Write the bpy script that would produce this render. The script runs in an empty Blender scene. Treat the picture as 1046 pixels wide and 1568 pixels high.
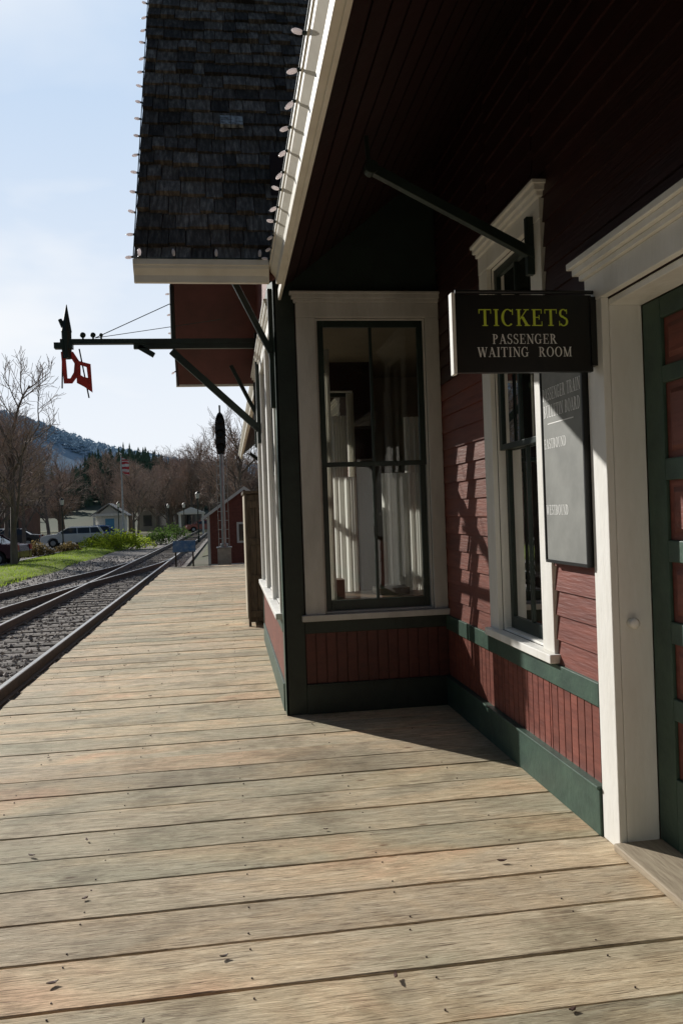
import bpy, math, random
import numpy as np
from mathutils import Vector, Matrix
R = random.Random(7)
scene = bpy.context.scene
COL = scene.collection

# ---------------------------------------------------------------- helpers
class B:
    def __init__(s): s.v=[]; s.f=[]; s.m=[]
    def add(s,vs,fs,m=0):
        n=len(s.v); s.v.extend([tuple(p) for p in vs])
        for f in fs: s.f.append(tuple(i+n for i in f)); s.m.append(m)
    def hexa(s,p,m=0):
        s.add(p,[(0,3,2,1),(4,5,6,7),(0,1,5,4),(1,2,6,5),(2,3,7,6),(3,0,4,7)],m)
    def box(s,x0,x1,y0,y1,z0,z1,m=0):
        x0,x1=sorted((x0,x1)); y0,y1=sorted((y0,y1)); z0,z1=sorted((z0,z1))
        s.hexa([(x0,y0,z0),(x1,y0,z0),(x1,y1,z0),(x0,y1,z0),(x0,y0,z1),(x1,y0,z1),(x1,y1,z1),(x0,y1,z1)],m)
    def extr(s,pts,vec,m=0):
        n=len(pts); vec=Vector(vec)
        vs=[Vector(p) for p in pts]+[Vector(p)+vec for p in pts]
        fs=[tuple(range(n))[::-1],tuple(range(n,2*n))]+[(i,(i+1)%n,n+(i+1)%n,n+i) for i in range(n)]
        s.add(vs,fs,m)
    def beam(s,p,q,w,h,m=0,up=(0,0,1)):
        p=Vector(p);q=Vector(q);d=(q-p).normalized();up=Vector(up)
        a=d.cross(up)
        if a.length<1e-4: a=d.cross(Vector((0,1,0)))
        a.normalize(); b=a.cross(d).normalized(); a*=w/2; b*=h/2
        s.hexa([p-a-b,p+a-b,q+a-b,q-a-b,p-a+b,p+a+b,q+a+b,q-a+b],m)
    def cyl(s,p,q,r0,r1,n=8,m=0,caps=True):
        p=Vector(p);q=Vector(q);d=(q-p)
        if d.length<1e-6:return
        d.normalize(); a=d.cross(Vector((0,0,1)))
        if a.length<1e-3: a=d.cross(Vector((0,1,0)))
        a.normalize(); b=d.cross(a)
        vs=[];
        for c,r in((p,r0),(q,r1)):
            for i in range(n):
                t=2*math.pi*i/n; vs.append(c+a*(r*math.cos(t))+b*(r*math.sin(t)))
        fs=[(i,(i+1)%n,n+(i+1)%n,n+i) for i in range(n)]
        if caps: fs+= [tuple(range(n))[::-1],tuple(range(n,2*n))]
        s.add(vs,fs,m)
    def ell(s,c,r,n=10,k=6,m=0,axis=None):
        c=Vector(c); q=Matrix.Identity(3)
        if axis is not None: q=Vector(axis).to_track_quat('Z','Y').to_matrix()
        vs=[c+q@Vector((0,0,-r[2]))]
        for j in range(1,k):
            ph=-math.pi/2+math.pi*j/k
            for i in range(n):
                t=2*math.pi*i/n
                vs.append(c+q@Vector((r[0]*math.cos(ph)*math.cos(t),r[1]*math.cos(ph)*math.sin(t),r[2]*math.sin(ph))))
        vs.append(c+q@Vector((0,0,r[2])))
        fs=[(0,1+(i+1)%n,1+i) for i in range(n)]
        for j in range(k-2):
            for i in range(n):
                a=1+j*n+i; b=1+j*n+(i+1)%n; fs.append((a,b,b+n,a+n))
        L=len(vs)-1; o=1+(k-2)*n
        fs+=[(o+i,o+(i+1)%n,L) for i in range(n)]
        s.add(vs,fs,m)
    def obj(s,name,mats,parent=None,smooth=False,bevel=0,loc=None,rotz=0):
        me=bpy.data.meshes.new(name); me.from_pydata(s.v,[],s.f)
        if not isinstance(mats,(list,tuple)): mats=[mats]
        for mt in mats: me.materials.append(mt)
        me.polygons.foreach_set('material_index',s.m)
        if smooth: me.polygons.foreach_set('use_smooth',[True]*len(s.f))
        me.update()
        o=bpy.data.objects.new(name,me); COL.objects.link(o)
        if parent: o.parent=parent
        if loc: o.location=loc
        o.rotation_euler[2]=rotz
        if bevel:
            md=o.modifiers.new('bev','BEVEL'); md.width=bevel; md.segments=2; md.limit_method='ANGLE'; md.angle_limit=math.radians(40)
        return o
def empty(name,loc=(0,0,0),rotz=0):
    e=bpy.data.objects.new(name,None); COL.objects.link(e); e.location=loc; e.rotation_euler[2]=rotz; return e

def mk(name,c1,c2=None,scale=5,rough=.6,bump=0,stretch=(1,1,1),island=0,metal=0,detail=4,bscale=None,c3=None,ramp=(.35,.65),bdist=.01,spec=.4):
    m=bpy.data.materials.new(name); m.use_nodes=True; nt=m.node_tree; N=nt.nodes; L=nt.links
    p=N['Principled BSDF']; p.inputs['Roughness'].default_value=rough; p.inputs['Metallic'].default_value=metal
    p.inputs['Specular IOR Level'].default_value=spec
    c2=c2 or tuple(x*.8 for x in c1)
    tc=N.new('ShaderNodeTexCoord'); mp=N.new('ShaderNodeMapping'); mp.inputs['Scale'].default_value=stretch
    L.new(tc.outputs['Object'],mp.inputs['Vector'])
    vec=mp.outputs['Vector']
    if island:
        g=N.new('ShaderNodeNewGeometry'); ml=N.new('ShaderNodeVectorMath'); ml.operation='SCALE'; ml.inputs[0].default_value=(37,53,71)
        L.new(g.outputs['Random Per Island'],ml.inputs['Scale'])
        ad=N.new('ShaderNodeVectorMath'); ad.operation='ADD'; L.new(vec,ad.inputs[0]); L.new(ml.outputs[0],ad.inputs[1]); vec=ad.outputs[0]
    nz=N.new('ShaderNodeTexNoise'); nz.inputs['Scale'].default_value=scale; nz.inputs['Detail'].default_value=detail; nz.inputs['Roughness'].default_value=.62
    L.new(vec,nz.inputs['Vector'])
    cr=N.new('ShaderNodeValToRGB'); e=cr.color_ramp.elements
    e[0].position=ramp[0]; e[0].color=(*c1,1); e[1].position=ramp[1]; e[1].color=(*c2,1)
    if c3: x=e.new((ramp[0]+ramp[1])/2); x.color=(*c3,1)
    L.new(nz.outputs['Fac'],cr.inputs['Fac']); col=cr.outputs['Color']
    if island:
        hv=N.new('ShaderNodeHueSaturation'); mr=N.new('ShaderNodeMapRange'); mr.inputs['To Min'].default_value=1-island; mr.inputs['To Max'].default_value=1+island
        L.new(g.outputs['Random Per Island'],mr.inputs['Value']); L.new(mr.outputs['Result'],hv.inputs['Value']); L.new(col,hv.inputs['Color']); col=hv.outputs['Color']
    L.new(col,p.inputs['Base Color'])
    if bump:
        bp=N.new('ShaderNodeBump'); bp.inputs['Strength'].default_value=bump; bp.inputs['Distance'].default_value=bdist
        if bscale:
            n2=N.new('ShaderNodeTexNoise'); n2.inputs['Scale'].default_value=bscale; n2.inputs['Detail'].default_value=4; L.new(vec,n2.inputs['Vector']); L.new(n2.outputs['Fac'],bp.inputs['Height'])
        else: L.new(nz.outputs['Fac'],bp.inputs['Height'])
        L.new(bp.outputs['Normal'],p.inputs['Normal'])
    return m

white=mk('white_paint',(.84,.83,.79),(.70,.68,.62),6,.5,.25,(1,1,.3),bscale=40,ramp=(.35,.8))
gutterm=mk('gutter_paint',(.74,.71,.63),(.58,.54,.46),4,.45,.1,ramp=(.3,.8))
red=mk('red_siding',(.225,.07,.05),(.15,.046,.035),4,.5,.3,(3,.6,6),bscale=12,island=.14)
shaded_white=mk('shaded_white_paint',(.56,.55,.53),(.44,.43,.41),6,.55,.25,(1,1,.3),bscale=40)  # white paint darkened: shade of the bay's near face put into the colour
shaded_green=mk('shaded_green_trim',(.02,.031,.026),(.013,.02,.017),5,.5,.3,bscale=25)  # green trim copy with the bay face's shade put into its colour
shaded_red=mk('shaded_red_beadboard',(.10,.026,.02),(.07,.018,.015),4,.5,.3,(3,.6,6),bscale=12,island=.12)  # beadboard red darkened to carry the bay face's shade
shaded_upred=mk('shaded_upper_siding',(.04,.013,.011),(.026,.009,.008),4,.5,.3,(3,.6,6),bscale=12,island=.12)  # siding red darkened: shade under the eave put into the colour
green=mk('green_trim',(.055,.10,.072),(.035,.065,.05),5,.5,.3,bscale=25)
dgreen=mk('dark_green_sash',(.02,.035,.028),(.012,.02,.017),5,.4,.1)
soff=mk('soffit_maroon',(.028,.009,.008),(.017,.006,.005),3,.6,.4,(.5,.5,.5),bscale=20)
black=mk('black_paint',(.008,.009,.009),(.012,.012,.011),5,.4,.1)
shing=mk('cedar_shingles',(.08,.064,.05),(.24,.20,.16),7,.85,.8,(6,1,1),island=.6,bscale=14,c3=(.125,.102,.082),bdist=.012,spec=.25)
roofm=mk('roof_shingle_sheet',(.04,.037,.035),(.08,.075,.07),9,.9,.8)
inter=mk('interior_plaster',(.3,.25,.18),(.24,.2,.15),2,.8)
floorm=mk('interior_floor',(.16,.09,.05),(.1,.06,.035),3,.4,.1,(1,8,1))
oldwood=mk('weathered_wood',(.13,.1,.07),(.06,.048,.036),6,.8,.7,(8,8,.8),island=.2)
lightwood=mk('threshold_wood',(.42,.35,.25),(.3,.24,.17),8,.7,.4,(8,1,8))
steel=mk('galvanised_steel',(.45,.46,.47),(.33,.34,.35),8,.4,.1,metal=.6)

# deck wood
def deckmat():
    m=bpy.data.materials.new('deck_planks'); m.use_nodes=True; nt=m.node_tree; N=nt.nodes; L=nt.links
    p=N['Principled BSDF']; p.inputs['Roughness'].default_value=.72; p.inputs['Specular IOR Level'].default_value=.3
    tc=N.new('ShaderNodeTexCoord'); g=N.new('ShaderNodeNewGeometry')
    sc=N.new('ShaderNodeVectorMath'); sc.operation='SCALE'; sc.inputs[0].default_value=(91,13,47); L.new(g.outputs['Random Per Island'],sc.inputs['Scale'])
    ad=N.new('ShaderNodeVectorMath'); ad.operation='ADD'; L.new(tc.outputs['Object'],ad.inputs[0]); L.new(sc.outputs[0],ad.inputs[1])
    def noise(s,stretch,detail=8,rough=.65,dist=0):
        mp=N.new('ShaderNodeMapping'); mp.inputs['Scale'].default_value=stretch; L.new(ad.outputs[0],mp.inputs['Vector'])
        n=N.new('ShaderNodeTexNoise'); n.inputs['Scale'].default_value=s; n.inputs['Detail'].default_value=detail; n.inputs['Roughness'].default_value=rough; n.inputs['Distortion'].default_value=dist
        L.new(mp.outputs[0],n.inputs['Vector']); return n.outputs['Fac']
    def ramp(fac,els):
        c=N.new('ShaderNodeValToRGB'); e=c.color_ramp.elements
        e[0].position=els[0][0]; e[0].color=(*els[0][1],1); e[1].position=els[-1][0]; e[1].color=(*els[-1][1],1)
        for q in els[1:-1]: x=e.new(q[0]); x.color=(*q[1],1)
        L.new(fac,c.inputs['Fac']); return c.outputs['Color']
    def mix(f,a,b,mode='MIX'):
        x=N.new('ShaderNodeMix'); x.data_type='RGBA'; x.blend_type=mode
        if isinstance(f,float): x.inputs[0].default_value=f
        else: L.new(f,x.inputs[0])
        L.new(a,x.inputs[6]); L.new(b,x.inputs[7]); return x.outputs[2]
    gr=noise(3,(1.5,13,13),8,.74,1.6)
    base=ramp(gr,[(.28,(.24,.175,.125)),(.40,(.49,.405,.30)),(.54,(.68,.585,.445)),(.70,(.90,.81,.66))])
    br=noise(1.1,(.8,1.6,1),5,.6,.6)
    tone=ramp(br,[(.3,(.70,.75,.69)),(.45,(.90,.91,.86)),(.56,(1.05,1.0,.88)),(.66,(1.15,.98,.84)),(.78,(1.2,.93,.80))])
    c=mix(1.0,base,tone,'MULTIPLY')
    isl=ramp(g.outputs['Random Per Island'],[(0,(.72,.70,.66)),(.3,(1,.97,.92)),(.55,(.80,.81,.77)),(.8,(1.12,1.05,1.0)),(1,(.86,.81,.77))])
    c=mix(1.0,c,isl,'MULTIPLY')
    ck=noise(5,(1.6,45,45),6,.65,.8); ckc=ramp(ck,[(.36,(.20,.155,.12)),(.44,(1,1,1))])
    c=mix(.85,c,ckc,'MULTIPLY')
    # knots
    mp=N.new('ShaderNodeMapping'); mp.inputs['Scale'].default_value=(2.2,5.5,1); L.new(ad.outputs[0],mp.inputs['Vector'])
    vo=N.new('ShaderNodeTexVoronoi'); vo.inputs['Scale'].default_value=1; L.new(mp.outputs[0],vo.inputs['Vector'])
    kc=ramp(vo.outputs['Distance'],[(.03,(.28,.17,.1)),(.08,(1,1,1))]); c=mix(.8,c,kc,'MULTIPLY')
    # stains
    st=noise(2.3,(1,1,1),4,.7); sc2=ramp(st,[(.33,(.58,.56,.52)),(.50,(1,1,1))]); c=mix(.8,c,sc2,'MULTIPLY')
    L.new(c,p.inputs['Base Color'])
    bp=N.new('ShaderNodeBump'); bp.inputs['Strength'].default_value=.7; bp.inputs['Distance'].default_value=.008
    mm=N.new('ShaderNodeMath'); mm.operation='ADD'; L.new(gr,mm.inputs[0]); L.new(ck,mm.inputs[1]); L.new(mm.outputs[0],bp.inputs['Height']); L.new(bp.outputs['Normal'],p.inputs['Normal'])
    return m
deckm=deckmat()

def glassmat():
    m=bpy.data.materials.new('window_glass'); m.use_nodes=True; nt=m.node_tree; N=nt.nodes; L=nt.links
    N.remove(N['Principled BSDF']); out=N['Material Output']
    t=N.new('ShaderNodeBsdfTransparent'); t.inputs[0].default_value=(.93,.95,.93,1)
    gl=N.new('ShaderNodeBsdfGlossy'); gl.inputs['Roughness'].default_value=.005
    lw=N.new('ShaderNodeFresnel'); lw.inputs['IOR'].default_value=1.7
    mx=N.new('ShaderNodeMixShader'); L.new(lw.outputs[0],mx.inputs[0]); L.new(t.outputs[0],mx.inputs[1]); L.new(gl.outputs[0],mx.inputs[2]); L.new(mx.outputs[0],out.inputs[0])
    return m
glass=glassmat()

# ---------------------------------------------------------------- depot building
depot=empty('train_depot')
WX=1.65
W=B(); W2=B(); G2=B(); BD2=B(); RU=B(); G=B(); RD=B(); SL=B(); SA=B(); GL=B(); BD=B()

class Fr:   # axis aligned wall frame: u along wall, n outward
    def __init__(s,kind,pos): s.k=kind; s.p=pos
    def box(s,b,u0,u1,n0,n1,z0,z1,m=0):
        k,p=s.k,s.p
        if k=='-X': b.box(p-n0,p-n1,u0,u1,z0,z1,m)
        elif k=='-Y': b.box(u0,u1,p-n0,p-n1,z0,z1,m)
        elif k=='+Y': b.box(u0,u1,p+n0,p+n1,z0,z1,m)
    def pt(s,u,n,z):
        k,p=s.k,s.p
        return {'-X':(p-n,u,z),'-Y':(u,p-n,z),'+Y':(u,p+n,z)}[k]
def window(f,u0,u1,z0,z1,cw=.13,cl=None,cr=None,crown=True,sill=True):
    cl=cw if cl is None else cl; cr=cw if cr is None else cr
    f.box(W,u0-cl,u0,0,.032,z0,z1); f.box(W,u1,u1+cr,0,.032,z0,z1)
    f.box(W,u0-cl,u1+cr,0,.034,z1,z1+.11)
    if crown:
        f.box(W,u0-cl-.015,u1+cr+.0,0,.05,z1+.11,z1+.135); f.box(W,u0-cl-.03,u1+cr+.0,0,.07,z1+.135,z1+.165); f.box(W,u0-cl-.045,u1+cr+.0,0,.085,z1+.165,z1+.185)
    if sill:
        f.box(W,u0-cl-.03,u1+cr+.005,0,.07,z0-.045,z0)
    f.box(W,u0,u0+.015,-.11,-.001,z0,z1); f.box(W,u1-.015,u1,-.11,-.001,z0,z1); f.box(W,u0+.015,u1-.015,-.11,-.001,z1-.015,z1); f.box(W,u0+.015,u1-.015,-.11,-.001,z0,z0+.015)
    a,b=u0+.016,u1-.016; zm=z0+(z1-z0)*.505
    for (n0,n1,za,zb,top,bot) in((-.04,-.01,zm-.02,z1-.016,.05,.035),(-.075,-.045,z0+.016,zm+.018,.035,.075)):
        s=.045
        f.box(SA,a,a+s,n0,n1,za,zb); f.box(SA,b-s,b,n0,n1,za,zb); f.box(SA,a+s,b-s,n0,n1,zb-top,zb); f.box(SA,a+s,b-s,n0,n1,za,za+bot)
        c=(a+b)/2; f.box(SA,c-.011,c+.011,n0+.003,n1-.003,za+bot,zb-top)
        n=(n0+n1)/2
        P=[f.pt(a+s,n,za+bot),f.pt(b-s,n,za+bot),f.pt(b-s,n,zb-top),f.pt(a+s,n,zb-top)]
        GL.add(P,[(0,1,2,3)])
def lap(f,u0,u1,z0,z1,ex=.125):
    n=int((z1-z0)/ex+.999)
    for i in range(n):
        a=z0+i*ex; b=min(a+ex+.004,z1)
        p=[f.pt(u0,0,a),f.pt(u1,0,a),f.pt(u1,.019,a),f.pt(u0,.019,a),f.pt(u0,0,b),f.pt(u1,0,b),f.pt(u1,.005,b),f.pt(u0,.005,b)]
        (RU if a>2.35 and f.k=='-X' else RD).hexa(p)  # upper courses go to the copy with eave shade in its colour
def bead(f,u0,u1,z0,z1,w=.078):
    u=u0
    while u<u1-.01:
        e=min(u+w,u1); f.box(BD,u+.004,e-.004,.001,.014,z0,z1)
        u+=w
def wall(f,u0,u1,z0,z1,ops,th=.12,n1=-.002):
    us=sorted({u0,u1,*[o[0] for o in ops],*[o[1] for o in ops]})
    for a,b in zip(us,us[1:]):
        mid=(a+b)/2; o=[q for q in ops if q[0]<mid<q[1]]
        if not o: f.box(SL,a,b,-th,n1,z0,z1)
        else:
            q=o[0]
            if q[2]>z0+.001: f.box(SL,a,b,-th,n1,z0,q[2])
            if q[3]<z1-.001: f.box(SL,a,b,-th,n1,q[3],z1)

fm=Fr('-X',WX)
ops=[(2.165,3.265,-.1,2.382),(4.02,4.72,.74,2.96),(-3.2,-2.3,.74,2.96)]
wall(fm,-9,5.94,-.1,4.3,ops)
for a,b in((4.74,5.94),(3.27,4.00),(-2.28,2.16),(-9,-3.22)):
    lap(fm,a,b,.69,4.2)
    bead(fm,a,b,.21,.58)
lap(fm,4.00,4.74,2.99,4.2); lap(fm,2.16,3.27,2.44,4.2); bead(fm,4.0,4.74,.21,.58); lap(fm,-3.22,-2.28,2.99,4.2); bead(fm,-3.22,-2.28,.21,.58)
for a,b in((3.39,5.94),(-9,2.04)):
    fm.box(G,a,b,0,.045,0,.21); fm.box(G,a,b,0,.055,.21,.225); fm.box(G,a,b,0,.034,.58,.69)
window(fm,4.02,4.72,.74,2.96,.15); window(fm,-3.2,-2.3,.74,2.96,.15)
# far part beyond bay
wall(fm,9.6,22,-.1,4.3,[(11.5,12.3,.74,2.96),(14.5,15.5,.74,2.96)]); lap(fm,9.6,11.48,.69,4.2); lap(fm,12.32,14.48,.69,4.2); lap(fm,15.52,22,.69,4.2); fm.box(G,9.6,22,0,.045,0,.21)
window(fm,11.5,12.3,.74,2.96); window(fm,14.5,15.5,.74,2.96)
# door trim
def doortrim():
    fm.box(W,3.232,3.385,0,.034,0,2.385); fm.box(W,2.045,2.198,0,.034,0,2.385)
    fm.box(W,2.045,3.385,0,.036,2.385,2.50)
    fm.box(W,2.03,3.40,0,.055,2.50,2.525); fm.box(W,2.015,3.415,0,.08,2.525,2.555); fm.box(W,2.0,3.43,0,.10,2.555,2.585)
    W.box(1.651,1.80,3.231,3.26,0.0,2.379); W.box(1.651,1.80,2.17,2.199,0,2.379); W.box(1.651,1.80,2.2,3.23,2.35,2.379)
doortrim()
# door leaf
D=B(); X0,X1=1.80,1.845
D.box(X0,X1,3.09,3.228,.04,2.348); D.box(X0,X1,2.202,2.34,.04,2.348)
rails=[(.04,.34),(.585,.675),(.905,.995),(1.245,1.335),(1.585,1.675),(1.99,2.06),(2.26,2.348)]
for a,b in rails: D.box(X0+.001,X1,2.34,3.09,a,b)
D.obj('door_frame',green,depot,bevel=.004)
D=B()
for (a,b),(c,d) in zip(rails,rails[1:]):
    D.box(X0+.018,X1-.01,2.341,3.089,b+.001,c-.001)
    D.hexa([(X0+.018,2.37,b+.03),(X0+.018,3.06,b+.03),(X0+.018,3.06,c-.03),(X0+.018,2.37,c-.03),(X0+.008,2.39,b+.05),(X0+.008,3.04,b+.05),(X0+.008,3.04,c-.05),(X0+.008,2.39,c-.05)])
D.obj('door_panels',red,depot)
D=B(); D.box(1.585,1.86,2.2,3.23,.004,.038); D.obj('door_threshold',lightwood,depot,bevel=.006)
D=B(); D.cyl((1.70,3.231,.98),(1.70,3.205,.98),.02,.02,12); D.ell((1.70,3.195,.98),(.024,.024,.014),axis=(0,1,0)); D.obj('door_bell',white,depot,smooth=True)

# bay
BX=.40; BY0=5.94; BY1=9.6
fn=Fr('-Y',BY0); ff=Fr('+Y',BY1); fr=Fr('-X',BX)
wall(fn,BX,WX,-.1,4.2,[(.69,1.53,.74,2.96)]); wall(ff,BX,WX,-.1,4.2,[(.69,1.53,.74,2.96)])
fops=[(6.22,7.14,.74,2.96),(7.34,8.26,.74,2.96),(8.46,9.38,.74,2.96)]
wall(fr,BY0+.12,BY1-.12,-.1,3.4,fops)
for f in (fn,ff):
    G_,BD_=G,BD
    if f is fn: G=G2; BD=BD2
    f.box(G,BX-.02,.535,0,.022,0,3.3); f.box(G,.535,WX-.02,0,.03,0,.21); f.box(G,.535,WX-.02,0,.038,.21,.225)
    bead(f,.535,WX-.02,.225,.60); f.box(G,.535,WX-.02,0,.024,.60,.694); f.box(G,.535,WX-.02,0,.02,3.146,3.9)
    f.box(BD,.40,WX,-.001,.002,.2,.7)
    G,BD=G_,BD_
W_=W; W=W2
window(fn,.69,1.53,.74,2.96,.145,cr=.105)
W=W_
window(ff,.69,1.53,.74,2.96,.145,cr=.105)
fr.box(G,BY0-.022,6.07,0,.02,0,3.3); fr.box(G,9.53,BY1+.022,0,.02,0,3.3); fr.box(G,6.07,9.53,0,.03,0,.21); fr.box(G,6.07,9.53,0,.024,.6,.694); bead(fr,6.07,9.53,.21,.6); fr.box(G,6.07,9.53,0,.02,3.146,3.4)
for o in fops: window(fr,o[0],o[1],.74,2.96,.098)
def zb(y): return 3.24+1.5*min(y-5.55,9.91-y)
RD.extr([(BX,BY0,3.3),(BX,BY1,3.3),(BX,BY1,zb(BY1)-.1),(BX,7.73,zb(7.73)-.1),(BX,BY0,zb(BY0)-.1)],(.08,0,0))
W2.obj('bay_window_trim',shaded_white,depot,bevel=.004); G2.obj('bay_green_trim',shaded_green,depot,bevel=.004); BD2.obj('bay_beadboard',shaded_red,depot,bevel=.003); RU.obj('upper_siding',shaded_upred,depot)
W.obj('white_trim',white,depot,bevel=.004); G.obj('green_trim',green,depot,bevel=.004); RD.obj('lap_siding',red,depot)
SL.obj('wall_core',soff,depot); SA.obj('window_sashes',dgreen,depot,bevel=.003); GL.obj('window_glass',glass,depot)
BD.obj('beadboard',red,depot,bevel=.003)
Q=B(); fm.box(Q,3.39,5.93,-.001,.002,.2,.6); fm.box(Q,-9,2.0,-.001,.002,.2,.6); fr.box(Q,6.07,9.53,-.001,.002,.2,.6); Q.obj('beadboard_backing',red,depot)
Q=B(); Q.box(1.77,7.6,-9,-8.9,-.1,6); Q.box(1.65,7.6,21.9,22,-.1,4.2); Q.box(7.6,7.7,-9,22,-.1,4.2); Q.obj('outer_walls',red,depot)
Q=B(); Q.box(.52,7.6,6.06,9.48,3.30,3.34); Q.box(1.77,7.6,-8.9,6.06,3.30,3.34); Q.box(1.77,7.6,9.48,21.9,3.3,3.34)
Q.box(4.6,4.7,-8.9,21.9,.02,3.3); Q.box(1.78,4.6,10.6,10.7,.02,3.3); Q.box(1.78,4.6,3.5,3.55,.02,3.3); Q.obj('interior_walls',inter,depot)
Q=B(); Q.box(.52,1.77,6.06,9.48,-.05,.02); Q.box(1.77,7.6,-8.9,21.9,-.05,.02); Q.obj('interior_floor',floorm,depot)

# roofs
Q=B()
rt=7.73; zr=zb(rt); xv=.35+(zr-3.24)/.8
for s in(0,1):
    ye=5.55 if s==0 else 9.91
    top=[(-.54,ye,3.24),(.36,ye,3.24),(xv,rt,zr),(-.54,rt,zr)]
    Q.extr([(x,y,z-.115) for x,y,z in top],(0,0,.11))
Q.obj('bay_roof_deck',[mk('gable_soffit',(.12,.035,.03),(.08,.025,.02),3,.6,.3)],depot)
Q=B()
for (a,b,x0) in((-9.5,5.94,.42),(9.6,22.6,.42),(5.94,9.6,1.2)):
    zt=lambda x:3.24+.8*(x-.35)
    Q.hexa([(x0,a,zt(x0)-.085),(4.65,a,zt(4.65)-.085),(4.65,b,zt(4.65)-.085),(x0,b,zt(x0)-.085),(x0,a,zt(x0)-.03),(4.65,a,zt(4.65)-.03),(4.65,b,zt(4.65)-.03),(x0,b,zt(x0)-.03)],0)
    Q.hexa([(x0-.07,a,zt(x0-.07)-.03),(4.65,a,zt(4.65)-.029),(4.65,b,zt(4.65)-.029),(x0-.07,b,zt(x0-.07)-.03),(x0-.07,a,zt(x0-.07)+.002),(4.65,a,zt(4.65)+.002),(4.65,b,zt(4.65)+.002),(x0-.07,b,zt(x0-.07)+.002)],1)
    Q.hexa([(4.65,a,zt(4.65)-.085),(8.95,a,3.16),(8.95,b,3.16),(4.65,b,zt(4.65)-.085),(4.65,a,zt(4.65)),(8.95,a,3.24),(8.95,b,3.24),(4.65,b,zt(4.65))],1)
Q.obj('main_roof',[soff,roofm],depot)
Q=B()
sz=lambda x:3.155+.8*(x-.42)
x=.46
while x<1.62:
    for (a,b) in((-9,5.9),(9.7,22)):
        Q.hexa([(x,a,sz(x)-.012),(x+.085,a,sz(x+.085)-.012),(x+.085,b,sz(x+.085)-.012),(x,b,sz(x)-.012),(x,a,sz(x)+.02),(x+.085,a,sz(x+.085)+.02),(x+.085,b,sz(x+.085)+.02),(x,b,sz(x)+.02)])
    x+=.095
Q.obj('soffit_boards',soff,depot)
# shingles (bay, both slopes)
Q=B(); ex=.19; L=math.hypot(2.18,3.27); c,sn=2.18/L,3.27/L
for side in(0,1):
    s=-.03
    while s<L-.02:
        xe=.36+max(0,(s*sn))/.8+.02
        x=-.575+R.uniform(-.004,.004)
        first=True
        while x<xe:
            w=R.uniform(.09,.2)
            if first: w*=R.uniform(.5,1); first=False
            x2=min(x+w,xe+.03)
            ds=R.uniform(-.018,.018); lift=R.uniform(0,.012); hb_=.034+R.uniform(-.008,.014)
            def P(xx,ss,nn):
                y=5.55+ss*c-nn*sn; z=3.235+ss*sn+nn*c
                if side: y=15.46-y
                return (xx,y,z)
            s1=min(s+.28,L+.02)
            Q.hexa([P(x+.003,s+ds,0),P(x2-.003,s+ds,0),P(x2-.003,s1,-.004),P(x+.003,s1,-.004),P(x+.003,s+ds,hb_+lift),P(x2-.003,s+ds,hb_+lift),P(x2-.003,s1,.006),P(x+.003,s1,.006)])
            x=x2
        s+=ex
Q.obj('bay_roof_shingles',shing,depot)
# one newer, paler replacement shingle pair
Q=B()
for xa,xb in((.045,.125),(.13,.225)):
    P=lambda xx,ss,nn:(xx,5.55+ss*c-nn*sn,3.235+ss*sn+nn*c)
    Q.hexa([P(xa,1.63,.03),P(xb,1.63,.03),P(xb,1.79,.01),P(xa,1.79,.01),P(xa,1.63,.062),P(xb,1.63,.062),P(xb,1.79,.04),P(xa,1.79,.04)])
Q.obj('replacement_shingles',mk('pale_shingle',(.55,.55,.53),(.16,.15,.14),22,.8,.5,ramp=(.42,.6)),depot)
# gutters + fascias
Q=B(); prof=[(0,3.10),(.035,3.10),(.04,3.145),(.072,3.185),(.076,3.205),(.084,3.207),(.084,3.245),(.07,3.245),(.07,3.225),(0,3.225)]
def gut(axis,pos,a,b,sg=-1):
    if axis=='X': Q.extr([(a,pos+sg*d,z) for d,z in prof],(b-a,0,0))
    else: Q.extr([(pos-d,a,z) for d,z in prof],(0,b-a,0))
gut('X',5.548,-.575,.335); gut('X',9.912,-.575,.40,1)
gut('Y',.42,-9.5,5.545); gut('Y',.42,9.95,22.6)
Q.box(.419,.44,-9.5,5.93,3.09,3.16); Q.box(.419,.44,9.95,22.6,3.09,3.16)
Q.obj('gutters',gutterm,depot,bevel=.002)
Q=B()
for ye,sg in((5.55,1),(9.91,-1)):
    Q.extr([(-.56,ye,3.11),(-.56,rt,zr-.13),(-.56,rt,zr-.004),(-.56,ye,3.236)],(.02,0,0))
Q.obj('rake_boards',soff,depot)
# brackets
Q=B()
for y in(6.02,9.52):
    Q.beam((.36,y,2.72),(.09,y,3.28),.05,.045); Q.beam((.37,y,2.3),(.37,y,3.2),.05,.04)
    Q.beam((.36,y,2.72),(.385,y,2.5),.05,.04)
for y in(-1.0,12.5,16.5,20.5): Q.beam((1.60,y,2.3),(.6,y,3.08),.08,.08); Q.beam((1.6,y,2.2),(1.6,y,3.4),.08,.08)
for yy,zz in((6.9,zb(6.9)-.2),(8.56,zb(8.56)-.2)): Q.beam((.4,yy,zz),(-.52,yy,zz),.09,.1)
Q.obj('roof_brackets',dgreen,depot,bevel=.006)
Q=B()
Q.beam((.775,3.97,3.235),(1.63,3.97,2.80),.045,.05); Q.cyl((.775,3.94,3.235),(.775,4.0,3.235),.035,.035,12); Q.beam((.765,3.97,3.24),(.755,3.97,3.40),.02,.02); Q.beam((1.60,3.97,2.70),(1.60,3.97,3.0),.04,.04)
Q.obj('eave_brace',dgreen,depot,bevel=.003)

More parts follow.
